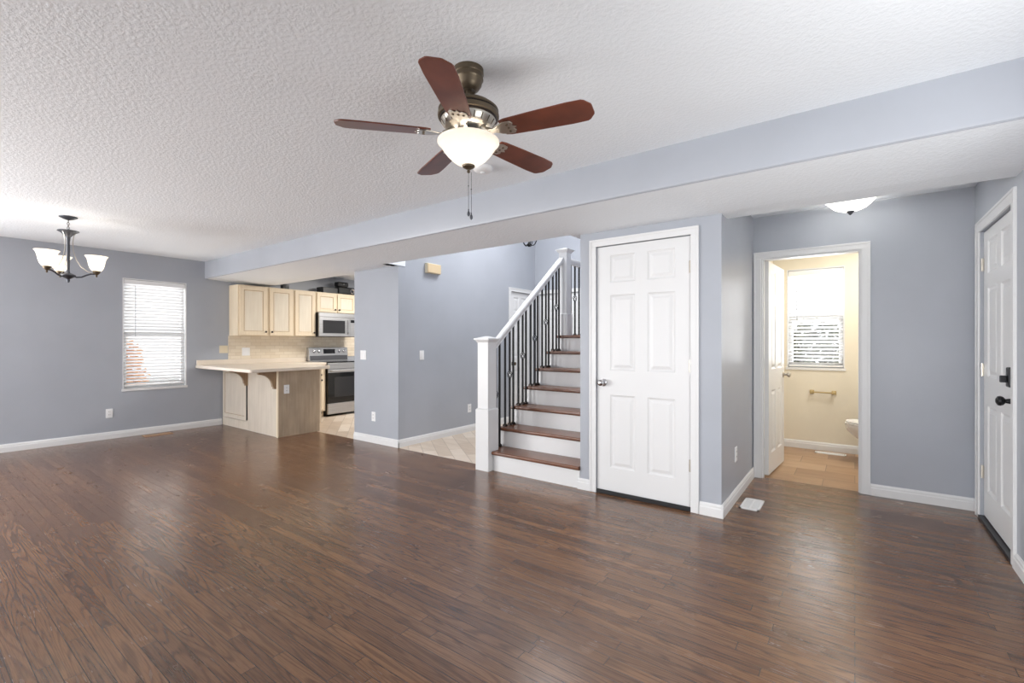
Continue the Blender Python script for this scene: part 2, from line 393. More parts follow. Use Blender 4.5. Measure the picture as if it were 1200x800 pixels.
# ------------------------------------------------------------------ panelled slabs (doors, cabinet doors)
def slab(mb, w, h, t, cells, rings, both=False):
    """slab in local u (0..w), d (-t..0, front at 0), z (0..h); cells = panel rectangles (u0,u1,z0,z1)"""
    us = sorted({0, w} | {c[0] for c in cells} | {c[1] for c in cells}); zs = sorted({0, h} | {c[2] for c in cells} | {c[3] for c in cells})
    for face, sgn in ((0, 1),) + (((-t), -1),)*1:
        pan = cells if (sgn == 1 or both) else []
        for i in range(len(us)-1):
            for j in range(len(zs)-1):
                if any(c[0] <= us[i]+1e-6 and us[i+1] <= c[1]+1e-6 and c[2] <= zs[j]+1e-6 and zs[j+1] <= c[3]+1e-6 for c in pan): continue
                mb.add([(us[i], face, zs[j]), (us[i+1], face, zs[j]), (us[i+1], face, zs[j+1]), (us[i], face, zs[j+1])], [(0, 1, 2, 3)])
        for (a, b, c, d) in pan:
            vs = []; fs = []
            for (ins, dep) in rings:
                vs += [(a+ins, face-sgn*dep, c+ins), (b-ins, face-sgn*dep, c+ins), (b-ins, face-sgn*dep, d-ins), (a+ins, face-sgn*dep, d-ins)]
            for r in range(len(rings)-1):
                for q in range(4): fs.append((r*4+q, r*4+(q+1) % 4, r*4+4+(q+1) % 4, r*4+4+q))
            e = (len(rings)-1)*4; fs.append((e, e+1, e+2, e+3)); mb.add(vs, fs)
    mb.add([(0, 0, 0), (w, 0, 0), (w, 0, h), (0, 0, h), (0, -t, 0), (w, -t, 0), (w, -t, h), (0, -t, h)], [(0, 1, 5, 4), (1, 2, 6, 5), (2, 3, 7, 6), (3, 0, 4, 7)])
    return mb
RD = [(0, 0), (.006, .005), (.014, .009), (.022, .009), (.044, .002)]
def six(w, h=2.0):
    s = .115 if w > .65 else .09; g = .10 if w > .65 else .08; a = (w-2*s-g)/2
    cols = [(s, s+a), (w-s-a, w-s)]; k = h/2.0
    rows = [(.19*k, .785*k), (.985*k, 1.60*k), (1.70*k, 1.925*k)]
    return [(c[0], c[1], r[0], r[1]) for c in cols for r in rows]
def casing(mk, u0, u1, top, wdt=.058, th=.016):
    """three-sided casing; u0/u1 inner edges; mk maps (u,d,z)"""
    m = MB(mk); prof = lambda a, b: None
    for (a, b, c, d) in ((u0-wdt, u0, 0, top), (u1, u1+wdt, 0, top), (u0-wdt, u1+wdt, top, top+wdt)):
        m.box(a, b, 0, th*.72, c, d)
    for (a, b, c, d) in ((u0-wdt, u0-wdt+.018, 0, top+wdt-.018), (u1+wdt-.018, u1+wdt, 0, top+wdt-.018), (u0-wdt, u1+wdt, top+wdt-.018, top+wdt)):
        m.box(a, b, th*.72, th, c, d)
    return m
def hinge(mk, u, z, parent, m=M_nickel):
    q = MB(mk); q.tube([(u, .006, z-.045), (u, .006, z+.045)], .0065, 8); q.box(u-.012, u+.012, -.003, .0035, z-.044, z+.044)
    return q.build('hinge', m, parent)
KNOBP = [(0, 0), (.032, 0), (.032, .006), (.014, .011), (.011, .032), (.021, .040), (.027, .052), (.025, .062), (.014, .069), (0, .070)]

# door 1: closet, front face on plane y = YC
f1 = lambda u, d, z: (-1.728+u, YC-.001-d*1.0, z)
d1 = struct('door_1', slab(MB(lambda u, d, z: (-1.728+u, YC+.012-d, z+.03)), .756, 2.0, .036, six(.756), RD), M_door, 'white six-panel closet door with satin knob at its left edge', cat='door')
casing(lambda u, d, z: (u, YC-d, z), -1.731, -.969, 2.035).build('door_casing', M_white, d1, bevel=.003)
MB().lathe_axis(KNOBP, (-1.672, YC+.012, .913), (0, -1, 0)).build('door_knob', M_chrome, d1, smooth=True)['label'] = 'satin chrome knob'
for z in (.335, 1.068, 1.801): hinge(lambda u, d, z: (u, YC+.010-d, z), -.973, z, d1)
MB().prism([(.002, .002), (.004, .03), (.014, .034), (.022, .022), (.022, .002)], lambda p, q, t: (t, YC+.014-p, q), -1.724, -.976).build('door_sweep', M_rubber, d1)['label'] = 'black rubber sweep under the door'

# door 2: bathroom door standing open, hinged on the left jamb
hx, hy, an = -.678, YW+.085, radians(86)
def f2(u, d, z):   # leaf runs from the hinge into the bathroom; front (d=0) faces +x
    return (hx+cos(an)*u+sin(an)*(d+.036), hy+sin(an)*u-cos(an)*(d+.036), z+.015)
d2 = struct('door_2', slab(MB(f2), .70, 1.98, .034, six(.70, 1.98), RD, True), M_door, 'white six-panel bathroom door standing open into the room', cat='door', origin=(hx, hy, .015))
casing(lambda u, d, z: (u, YW-d, z), -.695, .045, 2.01).build('door_casing', M_white, d2, bevel=.003)
jm = B(-.695, -.683, YW-.001, YW+.101, 0, 2.0).box(.033, .045, YW-.001, YW+.101, 0, 2.0).box(-.695, .045, YW-.001, YW+.101, 1.998, 2.01)
jm.box(-.683, -.673, YW+.02, YW+.05, 0, 1.998).box(.023, .033, YW+.02, YW+.05, 0, 1.998)
jm.build('door_jamb', M_white, d2)
kb = MB(); kb.lathe_axis(KNOBP, f2(.645, 0, .90), (sin(an), -cos(an), 0)); kb.lathe_axis(KNOBP, f2(.645, -.034, .90), (-sin(an), cos(an), 0))
kb.build('door_knob', M_nickel, d2, smooth=True)['label'] = 'satin nickel knob'
for z in (.31, 1.05, 1.78): B(-.684, -.676, YW+.052, YW+.10, z-.045, z+.045).build('hinge', M_nickel, d2)

# door 3: entry door in the right wall
f3 = lambda u, d, z: (XR+.018-d, 3.772+u, z+.03)
d3 = struct('door_3', slab(MB(f3), .846, 1.985, .04, six(.846, 1.985), RD), M_door, 'white six-panel entry door with black lock in the right wall', cat='door')
casing(lambda u, d, z: (XR-d, u, z), 3.765, 4.625, 2.022, wdt=.076).build('door_casing', M_white, d3, bevel=.003)
B(XR-.012, XR+.06, 3.766, 4.624, 0, .022).build('threshold', M_hardware, d3)['label'] = 'dark metal threshold'
for z in (.332, 1.05, 1.79): hinge(lambda u, d, z: (XR+.014-d, u, z), 4.614, z, d3)
MB().lathe_axis([(0, 0), (.033, 0), (.033, .008), (.016, .014), (.012, .036), (.024, .045), (.029, .057), (.026, .068), (.012, .076), (0, .077)], (XR+.018, 3.838, .905), (-1, 0, 0)).build('door_knob', M_hardware, d3, smooth=True)['label'] = 'black round door knob'
lk = B(XR-.012, XR+.018, 3.805, 3.872, .985, 1.10).build('deadbolt_lock', M_hardware, d3, bevel=.008)
lk['label'] = 'black electronic deadbolt case'
B(XR-.042, XR-.012, 3.832, 3.846, 1.012, 1.052).build('thumb_turn', M_hardware, lk, bevel=.004)

# door 4 and 5 at the end of the hall
d4 = struct('door_4', slab(MB(lambda u, d, z: (XP-.016+d, 5.875+u, z+.01)), .53, 2.03, .036, six(.53, 2.03), RD), M_door, 'white narrow panel door in the hall wall behind the stair railing', cat='door')
casing(lambda u, d, z: (XP+d, u, z), 5.87, 6.41, 2.05).build('door_casing', M_white, d4, bevel=.003)
MB().lathe_axis(KNOBP, (XP-.016, 5.93, .91), (1, 0, 0)).build('door_knob', M_bronze, d4, smooth=True)
d5 = struct('door_5', slab(MB(lambda u, d, z: (-4.255+u, YBK+.016-d, z+.01)), .75, 2.03, .036, six(.75, 2.03), RD), M_door, 'white panel door in the far wall seen through the balusters', cat='door')
casing(lambda u, d, z: (u, YBK-d, z), -4.26, -3.5, 2.05).build('door_casing', M_white, d5, bevel=.003)
MB().lathe_axis(KNOBP, (-3.56, YBK+.016, .91), (0, -1, 0)).build('door_knob', M_bronze, d5, smooth=True)

# ------------------------------------------------------------------ windows and blinds
w1 = B(XA-.12, XA+.002, 1.885, 1.897, .62, 2.095).box(XA-.12, XA+.002, 2.600, 2.612, .62, 2.095).box(XA-.12, XA+.002, 1.897, 2.6, 2.083, 2.095).box(XA-.12, XA+.012, 1.875, 2.622, .60, .632)
w1 = struct('window_1', w1, M_white, 'white framed window in the left wall behind closed blinds', cat='window')
def sash_x(x, y0, y1, z0, z1, w=.035): return B(x-.02, x+.02, y0, y0+w, z0, z1).box(x-.02, x+.02, y1-w, y1, z0, z1).box(x-.02, x+.02, y0+w, y1-w, z0, z0+w).box(x-.02, x+.02, y0+w, y1-w, z1-w, z1)
sash_x(XA-.098, 1.897, 2.6, 1.34, 2.083).build('window_frame', M_vinyl, w1)
sash_x(XA-.075, 1.897, 2.6, .632, 1.375, .042).build('window_frame', M_vinyl, w1)
B(XA-.101, XA-.098, 1.93, 2.57, .66, 2.05).build('window_pane', M_glass, w1)
w2 = B(-.658, -.646, YBA-.003, YBA+.12, .938, 2.11).box(-.103, -.091, YBA-.003, YBA+.12, .938, 2.11).box(-.646, -.103, YBA-.003, YBA+.12, 2.098, 2.11).box(-.668, -.081, YBA-.012, YBA+.12, .922, .95)
w2 = struct('window_2', w2, M_white, 'white framed bathroom window behind open blinds', cat='window')
def sash_y(y, x0, x1, z0, z1, w=.035): return B(x0, x0+w, y-.02, y+.02, z0, z1).box(x1-w, x1, y-.02, y+.02, z0, z1).box(x0+w, x1-w, y-.02, y+.02, z0, z0+w).box(x0+w, x1-w, y-.02, y+.02, z1-w, z1)
sash_y(YBA+.098, -.646, -.103, 1.49, 2.098).build('window_frame', M_vinyl, w2)
sash_y(YBA+.075, -.646, -.103, .95, 1.53, .045).build('window_frame', M_vinyl, w2)
B(-.62, -.13, YBA+.098, YBA+.101, .98, 2.07).build('window_pane', M_glass, w2)

def blind(loc, mk, w, z0, z1, pitch, tilt, label, wand_u, hr=.05):
    t = thing('window_blind', loc, label, 'window blind')
    MB(mk).box(0, w, -.03, .028, z1-hr, z1).build('headrail', M_plastic, t, bevel=.004)
    s = MB(mk); z = z0+.04; sw = .024
    while z < z1-hr-.01:
        a = [( -sw*cos(tilt), -sw*sin(tilt)), (0, .0025), (sw*cos(tilt), sw*sin(tilt))]
        for du in (0,):
            vs = []; 
            for u in (.004, w-.004):
                vs += [(u, d, z+q) for d, q in a] + [(u, d, z+q-.0022) for d, q in a]
            s.add(vs, [(0, 1, 7, 6), (1, 2, 8, 7), (3, 9, 10, 4), (4, 10, 11, 5), (0, 6, 9, 3), (2, 5, 11, 8), (0, 3, 4, 1), (1, 4, 5, 2), (6, 7, 10, 9), (7, 8, 11, 10)])
        z += pitch
    s.build('slat_panel', M_slat, t)
    MB(mk).box(.004, w-.004, -.022, .022, z0, z0+.02).build('bottom_rail', M_plastic, t, bevel=.004)
    c = MB(mk)
    for u in (w*.16, w*.84): c.tube([(u, .0255, z0+.015), (u, .0255, z1-hr)], .0012, 5)
    c.build('ladder_cord', M_plastic, t)
    MB(mk).tube([(wand_u, .04, z1-hr-.02), (wand_u, .04, z0+(z1-z0)*.47)], .004, 6).build('tilt_wand', M_glass_grey, t)
    return t
M_glass_grey = mat('grey_acrylic_wand', (150, 152, 156), .3)
blind((XA-.03, 2.248, .66), lambda u, d, z: (XA-.032+d, 1.901+u, z), .694, .66, 2.075, .042, radians(34), 'white slatted blind closed over the window in the left blue-grey wall', .12, hr=.055)
blind((-.375, YBA+.03, .96), lambda u, d, z: (-.642+u, YBA+.032-d, z), .536, .96, 2.09, .042, radians(24), 'white slatted blind with open slats in the cream bathroom', .09, hr=.06)

# outside
tag(B(-30, 20, -25, 30, -.9, -.6).build('ground', mat('pale_concrete_ground', (190, 190, 186), .9), origin=(0, 0, 0)), 'pale ground outside the windows', 'ground', kind='structure')
def leaves(name, c, rad, n, m, parent, s=.05):
    q = MB(); rnd = random.Random(n)
    for i in range(n):
        while True:
            p = Vector((rnd.uniform(-1, 1), rnd.uniform(-1, 1), rnd.uniform(-1, 1)))
            if .3 < p.length < 1: break
        p = Vector((c[0]+p.x*rad[0], c[1]+p.y*rad[1], c[2]+p.z*rad[2])); a = Vector((rnd.gauss(0, 1), rnd.gauss(0, 1), rnd.gauss(0, 1))).normalized(); b = a.orthogonal().normalized(); cc = a.cross(b)
        q.add([tuple(p+b*s), tuple(p+cc*s*.5), tuple(p-b*s), tuple(p-cc*s*.5)], [(0, 1, 2, 3)])
    return q.build(name, m, parent)
t = thing('shrub', (-8.55, 2.13, -.6), 'orange autumn shrub outside the left window behind the blind', 'shrub')
leaves('foliage', (-8.55, 2.13, .35), (.35, .27, .95), 1100, mat('orange_leaves', (240, 182, 120), .7), t, .06)
MB().tube([(-8.55, 2.13, -.6), (-8.54, 2.14, .3)], .03).build('stem', mat('bark', (90, 70, 56), .9), t)
t = thing('shrub', (-.6, 8.3, -.6), 'green shrub outside the bathroom window behind the blind', 'shrub')
leaves('foliage', (-.6, 8.3, .45), (1.1, .5, 1.15), 3000, mat('green_leaves', (84, 96, 70), .7), t, .075)
MB().tube([(-.6, 8.3, -.6), (-.62, 8.28, .5)], .04).build('stem', bpy.data.materials['bark'], t)

# ------------------------------------------------------------------ staircase
RISE, RUN = .19, .235
ST = thing('staircase', (-2.4, YC, 0), 'staircase with dark oak treads, white risers, white handrail and black iron balusters', 'stairs')
XL, XRT = -2.94, -1.885
def nose(i): return 3.50+RUN*(i-1)
def tread_prof(y0, y1, z): return [(y0+.012, z-.034), (y0+.003, z-.028), (y0, z-.018), (y0+.002, z-.006), (y0+.010, z), (y1, z), (y1, z-.034)]
for i in range(1, 8):
    z = RISE*i; y0 = nose(i); y1 = y0+RUN+.03 if i < 7 else 6.5
    fn = lambda p, q, t: (t, p, q)
    if i == 1:
        m = MB().prism(tread_prof(y0, y1, z), fn, -2.826, XRT-.02+.02).prism([(3.62, z-.034), (3.62, z), (y1, z), (y1, z-.034)], fn, XL, -2.826)
    else: m = MB().prism(tread_prof(y0, y1, z), fn, XL, XRT)
    m.build('landing' if i == 7 else 'tread', M_tread, ST, smooth=True)
    B(-2.825 if i == 1 else -2.905, XRT, y0+.03, y0+.048, RISE*(i-1)+(.0 if i == 1 else 0.0), z-.034).build('riser', M_white, ST)
sp = [(3.63, 0)]
for i in range(1, 7): sp += [(nose(i)+.032 if i > 1 else 3.63, RISE*i-.036), (nose(i+1)+.032, RISE*i-.036)]
sp += [(nose(7)+.032, RISE*7-.036), (6.5, RISE*7-.036), (6.5, 0)]
MB().prism(sp, lambda p, q, t: (t, p, q), -2.925, -2.906).build('stringer', M_white, ST)
# railing
RL = ST
def newel(x, y, z0, zb, z1, hb, hs, hc):
    m = MB(); m.box(x-hb, x+hb, y-hb, y+hb, z0, zb-.012)
    def fr(a, za, b, zb2): m.add([(x-a, y-a, za), (x+a, y-a, za), (x+a, y+a, za), (x-a, y+a, za), (x-b, y-b, zb2), (x+b, y-b, zb2), (x+b, y+b, zb2), (x-b, y+b, zb2)], [(3, 2, 1, 0), (4, 5, 6, 7), (0, 1, 5, 4), (1, 2, 6, 5), (2, 3, 7, 6), (3, 0, 4, 7)])
    fr(hb, zb-.012, hs+.004, zb); m.box(x-hs, x+hs, y-hs, y+hs, zb, z1-.05)
    o = m.build('newel_post', M_white, RL, bevel=.002)
    m2 = MB(); m = m2
    def fr2(a, za, b, zb2): m2.add([(x-a, y-a, za), (x+a, y-a, za), (x+a, y+a, za), (x-a, y+a, za), (x-b, y-b, zb2), (x+b, y-b, zb2), (x+b, y+b, zb2), (x-b, y+b, zb2)], [(3, 2, 1, 0), (4, 5, 6, 7), (0, 1, 5, 4), (1, 2, 6, 5), (2, 3, 7, 6), (3, 0, 4, 7)])
    fr2(hs+.004, z1-.062, hc-.008, z1-.034); fr2(hc, z1-.034, hc, z1-.022); fr2(hc-.006, z1-.022, .012, z1)
    m2.build('newel_cap', M_white, o)
newel(-2.912, 3.538, 0, .60, 1.305, .080, .066, .094)
newel(-2.877, 5.005, 1.33, 1.60, 2.405, .066, .055, .088)
RS = .790
def rail_top(y): return 1.225+RS*(y-3.60)
def hr_pts(): return [(-.022, -.078), (.022, -.078), (.022, -.06), (.031, -.045), (.034, -.02), (.026, -.004), (0, .0), (-.026, -.004), (-.034, -.02), (-.031, -.045), (-.022, -.06)]
MB().prism([(p, q) for p, q in hr_pts()], lambda p, q, t: (-2.9+p, t, rail_top(t)+q), 3.604, 4.952).build('handrail', M_white, RL, smooth=True)
MB().prism([(p, q) for p, q in hr_pts()], lambda p, q, t: (-2.9+p, t, 2.30+q), 5.058, YBK).build('handrail', M_white, RL, smooth=True)
def baluster(y, z0, z1, basket, zk):
    x = -2.9; m = MB(); r = .008
    if basket:
        m.box(x-r, x+r, y-r, y+r, z0, zk-.045).box(x-r, x+r, y-r, y+r, zk+.045, z1)
        m.lathe([(0, -.012), (.012, -.008), (.012, .004), (0, .008)], (x, y, zk-.045), 8).lathe([(0, -.008), (.012, -.004), (.012, .008), (0, .012)], (x, y, zk+.045), 8)
    else: m.box(x-r, x+r, y-r, y+r, z0, z1)
    b = m.build('baluster', M_iron, RL)
    h = .018; MB().add([(x-h, y-h, z0), (x+h, y-h, z0), (x+h, y+h, z0), (x-h, y+h, z0), (x-h, y-h, z0+.016), (x+h, y-h, z0+.016), (x+h, y+h, z0+.016), (x-h, y+h, z0+.016), (x-.008, y-.008, z0+.03), (x+.008, y-.008, z0+.03), (x+.008, y+.008, z0+.03), (x-.008, y+.008, z0+.03)],
        [(3, 2, 1, 0), (0, 1, 5, 4), (1, 2, 6, 5), (2, 3, 7, 6), (3, 0, 4, 7), (4, 5, 9, 8), (5, 6, 10, 9), (6, 7, 11, 10), (7, 4, 8, 11), (8, 9, 10, 11)]).build('baluster_shoe', M_knob, b)
    if basket:
        m = MB()
        for k in range(4):
            pts = []
            for q in range(9):
                s = q/8; a = k*pi/2+s*pi; rr = .022*sin(pi*s)+.003
                pts.append((x+rr*cos(a), y+rr*sin(a), zk-.042+.084*s))
            m.tube(pts, .0042, 5)
        m.build('basket_twist', M_iron, b)
for i in range(1, 7):
    for k, off in enumerate((.08, .16, .222)):
        if i == 1 and k == 0: continue
        y = nose(i)+off
        baluster(y, RISE*i, rail_top(y)-.072, k == 1, RISE*i+.53)
for k, y in enumerate((5.19, 5.30, 5.41, 5.52)): baluster(y, 1.33, 2.232, k % 2 == 1, 1.81)
# dark lamp hanging in the stairwell
P = thing('hanging_lamp', (-3.41, 5.0, 2.49), 'dark iron lamp with curled arms hanging in the stairwell', 'ceiling lamp')
MB().tube([(-3.41, 5, 2.56), (-3.41, 5, ZT)], .006).lathe([(0, -.03), (.05, -.02), (.055, 0)], (-3.41, 5, ZT), 20).build('rod', M_iron, P, smooth=True)
MB().lathe([(0, 0), (.018, .008), (.022, .03), (.01, .06), (0, .08)], (-3.41, 5, 2.485), 16).build('hub', M_iron, P, smooth=True)
for k in range(5):
    a = 2*pi*k/5+.5
    pts = [(-3.41+cos(a)*r, 5+sin(a)*r, 2.515+z) for r, z in ((.01, .02), (.03, -.008), (.055, -.012), (.08, .01), (.095, .045), (.10, .08))]
    am = MB().tube(pts, .006, 8).build('arm', M_iron, P, smooth=True)
    MB().lathe([(.012, 0), (.03, .03), (.036, .07), (.045, .10)], pts[-1], 16).build('lamp_shade', M_shade, am, smooth=True, solid=.003)

# ------------------------------------------------------------------ kitchen
def knob(parent, p, ax, r=.015): MB().lathe_axis([(0, 0), (r*.45, 0), (r*.4, .012), (r, .018), (r, .026), (r*.5, .03), (0, .031)], p, ax, 14).build('knob', M_knob, parent, smooth=True)
RC = [(0, 0), (.003, .007), (.012, .009), (.016, .0085)]
def cab_door(parent, mk, u0, z0, w, h, kn=None, ax=None, m=M_maple, mp=M_maple_panel, name='cabinet_door'):
    f = .055
    o = slab(MB(lambda u, d, z: mk(u0+u, d+.02, z0+z)), w, h, .02, [(f, w-f, f, h-f)], RC).build(name, m, parent, bevel=0)
    g = MB(lambda u, d, z: mk(u0+u, d+.02, z0+z)); e = .007
    for a, b, c, d in ((f, w-f, f, f+e), (f, w-f, h-f-e, h-f), (f, f+e, f, h-f), (w-f-e, w-f, f, h-f)): g.box(a, b, -.0085, -.0055, c, d)
    g.build('panel_moulding', M_glaze, o)
    MB(lambda u, d, z: mk(u0+u, d+.02, z0+z)).box(f+.016, w-f-.016, -.0084, -.0072, f+.016, h-f-.016).build('panel', mp, o)
    if kn: knob(o, mk(u0+kn[0], .02, z0+kn[1]), ax)
    return o
mkU = lambda u, d, z: (-7.45+d, u, z)      # upper fronts face +x, u = y
def upper(y0, y1, z0, z1, doors, label):
    t = thing('wall_cabinet', ((XA-7.45)/2, (y0+y1)/2, z0), label, 'cabinet', 'pale maple wall cabinets')
    B(XA+.006, -7.45, y0, y1, z0, z1).build('cabinet_body', M_maple, t, bevel=.002)
    for a, b, ky in doors: cab_door(t, mkU, a, z0+.012, b-a, z1-z0-.03, (ky-a, .05), (1, 0, 0))
ZK0, ZK1 = 1.348, 2.118
upper(3.176, 4.038, ZK0, ZK1, [(3.20, 3.60, 3.575), (3.645, 4.015, 3.67)], 'pale maple two-door wall cabinet at the left end, under the soffit')
upper(4.040, 4.428, ZK0, ZK1, [(4.06, 4.41, 4.385)], 'pale maple single-door wall cabinet between double cabinet and microwave')
upper(4.430, 5.222, 1.762, ZK1, [(4.445, 4.812, 4.785), (4.838, 5.205, 4.865)], 'short pale maple two-door wall cabinet above the microwave')
# microwave
mw = thing('microwave', (-7.55, 4.81, 1.35), 'stainless over-the-range microwave with dark window under the short cabinet', 'microwave')
B(XA+.006, -7.38, 4.432, 5.192, 1.345, 1.758).build('microwave_body', M_black, mw)
B(-7.38, -7.352, 4.434, 5.19, 1.685, 1.757).build('vent_band', M_steel, mw, bevel=.004)
dr = B(-7.38, -7.345, 4.434, 5.03, 1.352, 1.68).build('microwave_door', M_steel, mw, bevel=.004)
B(-7.346, -7.342, 4.50, 4.93, 1.405, 1.63).build('door_window', M_window_dark, dr)
MB().tube([(-7.345, 4.985, 1.40), (-7.318, 4.985, 1.42), (-7.318, 4.985, 1.62), (-7.345, 4.985, 1.64)], .009).build('door_handle', M_steel, dr, smooth=True)
cp = B(-7.38, -7.35, 5.035, 5.19, 1.352, 1.68).build('control_panel', M_steel, mw, bevel=.003)
B(-7.351, -7.347, 5.05, 5.175, 1.60, 1.65).build('display', M_blackglass, cp)
# range
rg = thing('kitchen_range', (-7.42, 4.81, 0), 'stainless electric range with black oven door below the microwave', 'range')
B(-7.73, -7.12, 4.43, 5.19, .03, .90).build('range_body', M_black, rg)
B(-7.66, -7.09, 4.428, 5.192, .90, .918).build('cooktop', M_blackglass, rg, bevel=.003)
B(-7.12, -7.085, 4.432, 5.188, .80, .898).build('front_band', M_steel, rg, bevel=.003)
od = B(-7.12, -7.08, 4.432, 5.188, .225, .795).build('oven_door', M_blackglass, rg, bevel=.004)
B(-7.0805, -7.0785, 4.55, 5.07, .32, .66).build('oven_window', M_window_dark, od)
B(-7.085, -7.076, 4.432, 5.188, .735, .795).build('door_trim', M_steel, od)
MB().tube([(-7.08, 4.47, .765), (-7.035, 4.48, .765), (-7.035, 5.14, .765), (-7.08, 5.15, .765)], .012).build('oven_handle', M_steel, od, smooth=True)
B(-7.12, -7.082, 4.432, 5.188, .04, .218).build('storage_drawer', M_steel, rg, bevel=.004)
bp = MB().prism([(-7.735, .918), (-7.64, .918), (-7.665, 1.155), (-7.735, 1.155)], lambda p, q, t: (p, t, q), 4.428, 5.192).build('control_panel', M_steel, rg, bevel=.003)
MB().prism([(-7.6555, 1.045), (-7.652, 1.045), (-7.660, 1.125), (-7.6635, 1.125)], lambda p, q, t: (p, t, q), 4.70, 4.93).build('clock_display', M_blackglass, bp)
MB().prism([(-7.6425, .930), (-7.638, .930), (-7.6465, 1.012), (-7.651, 1.012)], lambda p, q, t: (p, t, q), 4.44, 5.18).build('lower_trim', mat('dark_steel', (110, 110, 112), .35, .9), bp)
for y in (4.52, 4.61, 5.02, 5.11):
    MB().lathe_axis([(0, 0), (.025, 0), (.023, .022), (.012, .026), (0, .026)], (-7.657, y, 1.085), (1, 0, .1)).build('control_knob', M_chrome, bp, smooth=True)
# peninsula base
pn = thing('peninsula_cabinet', (-6.9, 3.39, 0), 'whitewashed kitchen peninsula base with brown maple end panel under the counter', 'cabinet')
B(XA+.002, -6.92, 3.10, 3.66, 0, .868).box(-6.92, -6.085, 3.10, 3.62, 0, .868).build('cabinet_body', M_pickle, pn)
cab_door(pn, lambda u, d, z: (u, 3.10-d, z), -7.72, .13, .755, .72, m=M_pickle, mp=M_pickle, name='side_panel')
B(-7.745, -6.93, 3.088, 3.10, 0, .12).build('kick_board', M_pickle, pn)
B(-6.955, -6.942, 3.076, 3.10, .14, .80).build('panel_gap', M_darkgap, pn)
B(-6.925, -6.085, 3.082, 3.10, 0, .868).build('back_panel', M_pickle, pn, bevel=.002)
B(-6.085, -6.062, 3.078, 3.665, 0, .868).box(-6.062, -6.054, 3.078, 3.60, 0, .014).build('end_panel', M_end, pn, bevel=.002)['label'] = 'worn brown maple end panel'
B(-6.092, -6.058, 3.070, 3.086, 0, .868).build('corner_strip', M_maple, pn)
B(-6.12, -6.064, 3.665, 3.69, .10, .868).build('face_frame', M_maple, pn)
for a, b in ((-6.70, -6.10), (-7.10, -6.72)):
    o = cab_door(pn, lambda u, d, z: (-u, 3.69+d, z), -b, .12, b-a, .72)
    for z in (.78, .24): knob(o, (-6.13 if b > -6.2 else -6.75, 3.71, z), (0, 1, 0))
B(-7.10, -6.10, 3.62, 3.63, .0, .10).build('toe_kick', M_darkgap, pn)
def corbel(x):
    pts = [(0, .868), (-.235, .868), (-.235, .84)]
    for k in range(9):
        a = k/8*pi/2; pts.append((-.225+.185*sin(a), .66+.17*cos(a)) if False else (-.05-.17*(1-sin(a)), .665+.165*cos(a)))
    pts += [(-.035, .66), (-.035, .635), (0, .635)]
    MB().prism([(3.082+p, q) for p, q in pts], lambda p, q, t: (t, p, q), x-.022, x+.022).build('corbel', M_corbel, pn)
corbel(-6.125); corbel(-6.93)
bl = thing('base_cabinet', (-7.43, 4.05, 0), 'maple base cabinet under the counter between peninsula and range', 'cabinet')
B(XA+.002, -7.14, 3.715, 4.42, .10, .868).box(XA+.002, -7.2, 3.715, 4.42, 0, .10).build('cabinet_body', M_maple, bl)
cab_door(bl, lambda u, d, z: (-7.14+d, u, z), 3.75, .12, .64, .56, (.58, .5), (1, 0, 0))
ct = MB(); cpts = [(XA+.002, 2.725), (-5.955, 2.668), (-5.94, 2.672), (-5.93, 2.69), (-6.03, 3.80), (-6.06, 3.82), (-7.11, 3.82), (-7.11, 4.424), (XA+.002, 4.424)]
ct.prism(cpts, lambda p, q, t: (p, q, t), .87, .912)
ct = ct.build('kitchen_counter', M_counter, bevel=.006); tag(ct, 'off-white laminate counter reaching over the peninsula toward the dining area', 'countertop')
B(XA+.001, XA+.02, 2.735, 4.424, .912, .985).build('splash_board', M_counter, ct, bevel=.003)
struct('wall_backsplash', B(XA, XA+.008, 3.165, 6.6, .985, ZK0+.0), M_subway, 'cream subway tile backsplash under the wall cabinets', origin=(0, 0, 0))
# things on top of the cabinets
t = thing('stereo_unit', (-7.55, 4.70, ZK1), 'flat black electronic box on the cabinets above the microwave', 'electronics')
B(-7.66, -7.46, 4.57, 4.86, ZK1, ZK1+.10).build('case', M_black, t, bevel=.006)
t = thing('speaker', (-7.55, 5.06, ZK1), 'black speaker with chrome ring at its right end, by the wall edge', 'speaker')
B(-7.62, -7.47, 4.885, 5.22, ZK1, ZK1+.135).build('case', M_black, t, bevel=.02)
MB().lathe_axis([(.022, .0), (.045, .0), (.048, .012), (.04, .018), (.022, .004)], (-7.47, 5.165, ZK1+.065), (1, 0, 0), 24).build('chrome_ring', M_chrome, t, smooth=True)
MB().lathe_axis([(0, .006), (.018, .004), (.023, .0)], (-7.47, 5.165, ZK1+.065), (1, 0, 0), 20).build('cone', M_black, t, smooth=True)
t = thing('camera_case', (-7.55, 4.93, ZK1+.137), 'rounded black device lying on top of the speaker above the microwave', 'electronics')
B(-7.61, -7.48, 4.88, 5.10, ZK1+.136, ZK1+.225).build('case', M_black, t, bevel=.022)
B(-7.483, -7.474, 4.985, 5.005, ZK1+.175, ZK1+.195).build('button', M_chrome, t, bevel=.003)
t = thing('alarm_clock', (-7.52, 3.92, ZK1), 'tiny black box on the tall cabinets at the soffit edge', 'electronics')
B(-7.55, -7.47, 3.87, 3.975, ZK1, ZK1+.075).build('case', M_black, t, bevel=.005)
B(-7.471, -7.467, 3.885, 3.96, ZK1+.02, ZK1+.06).build('face', M_window_dark, t)

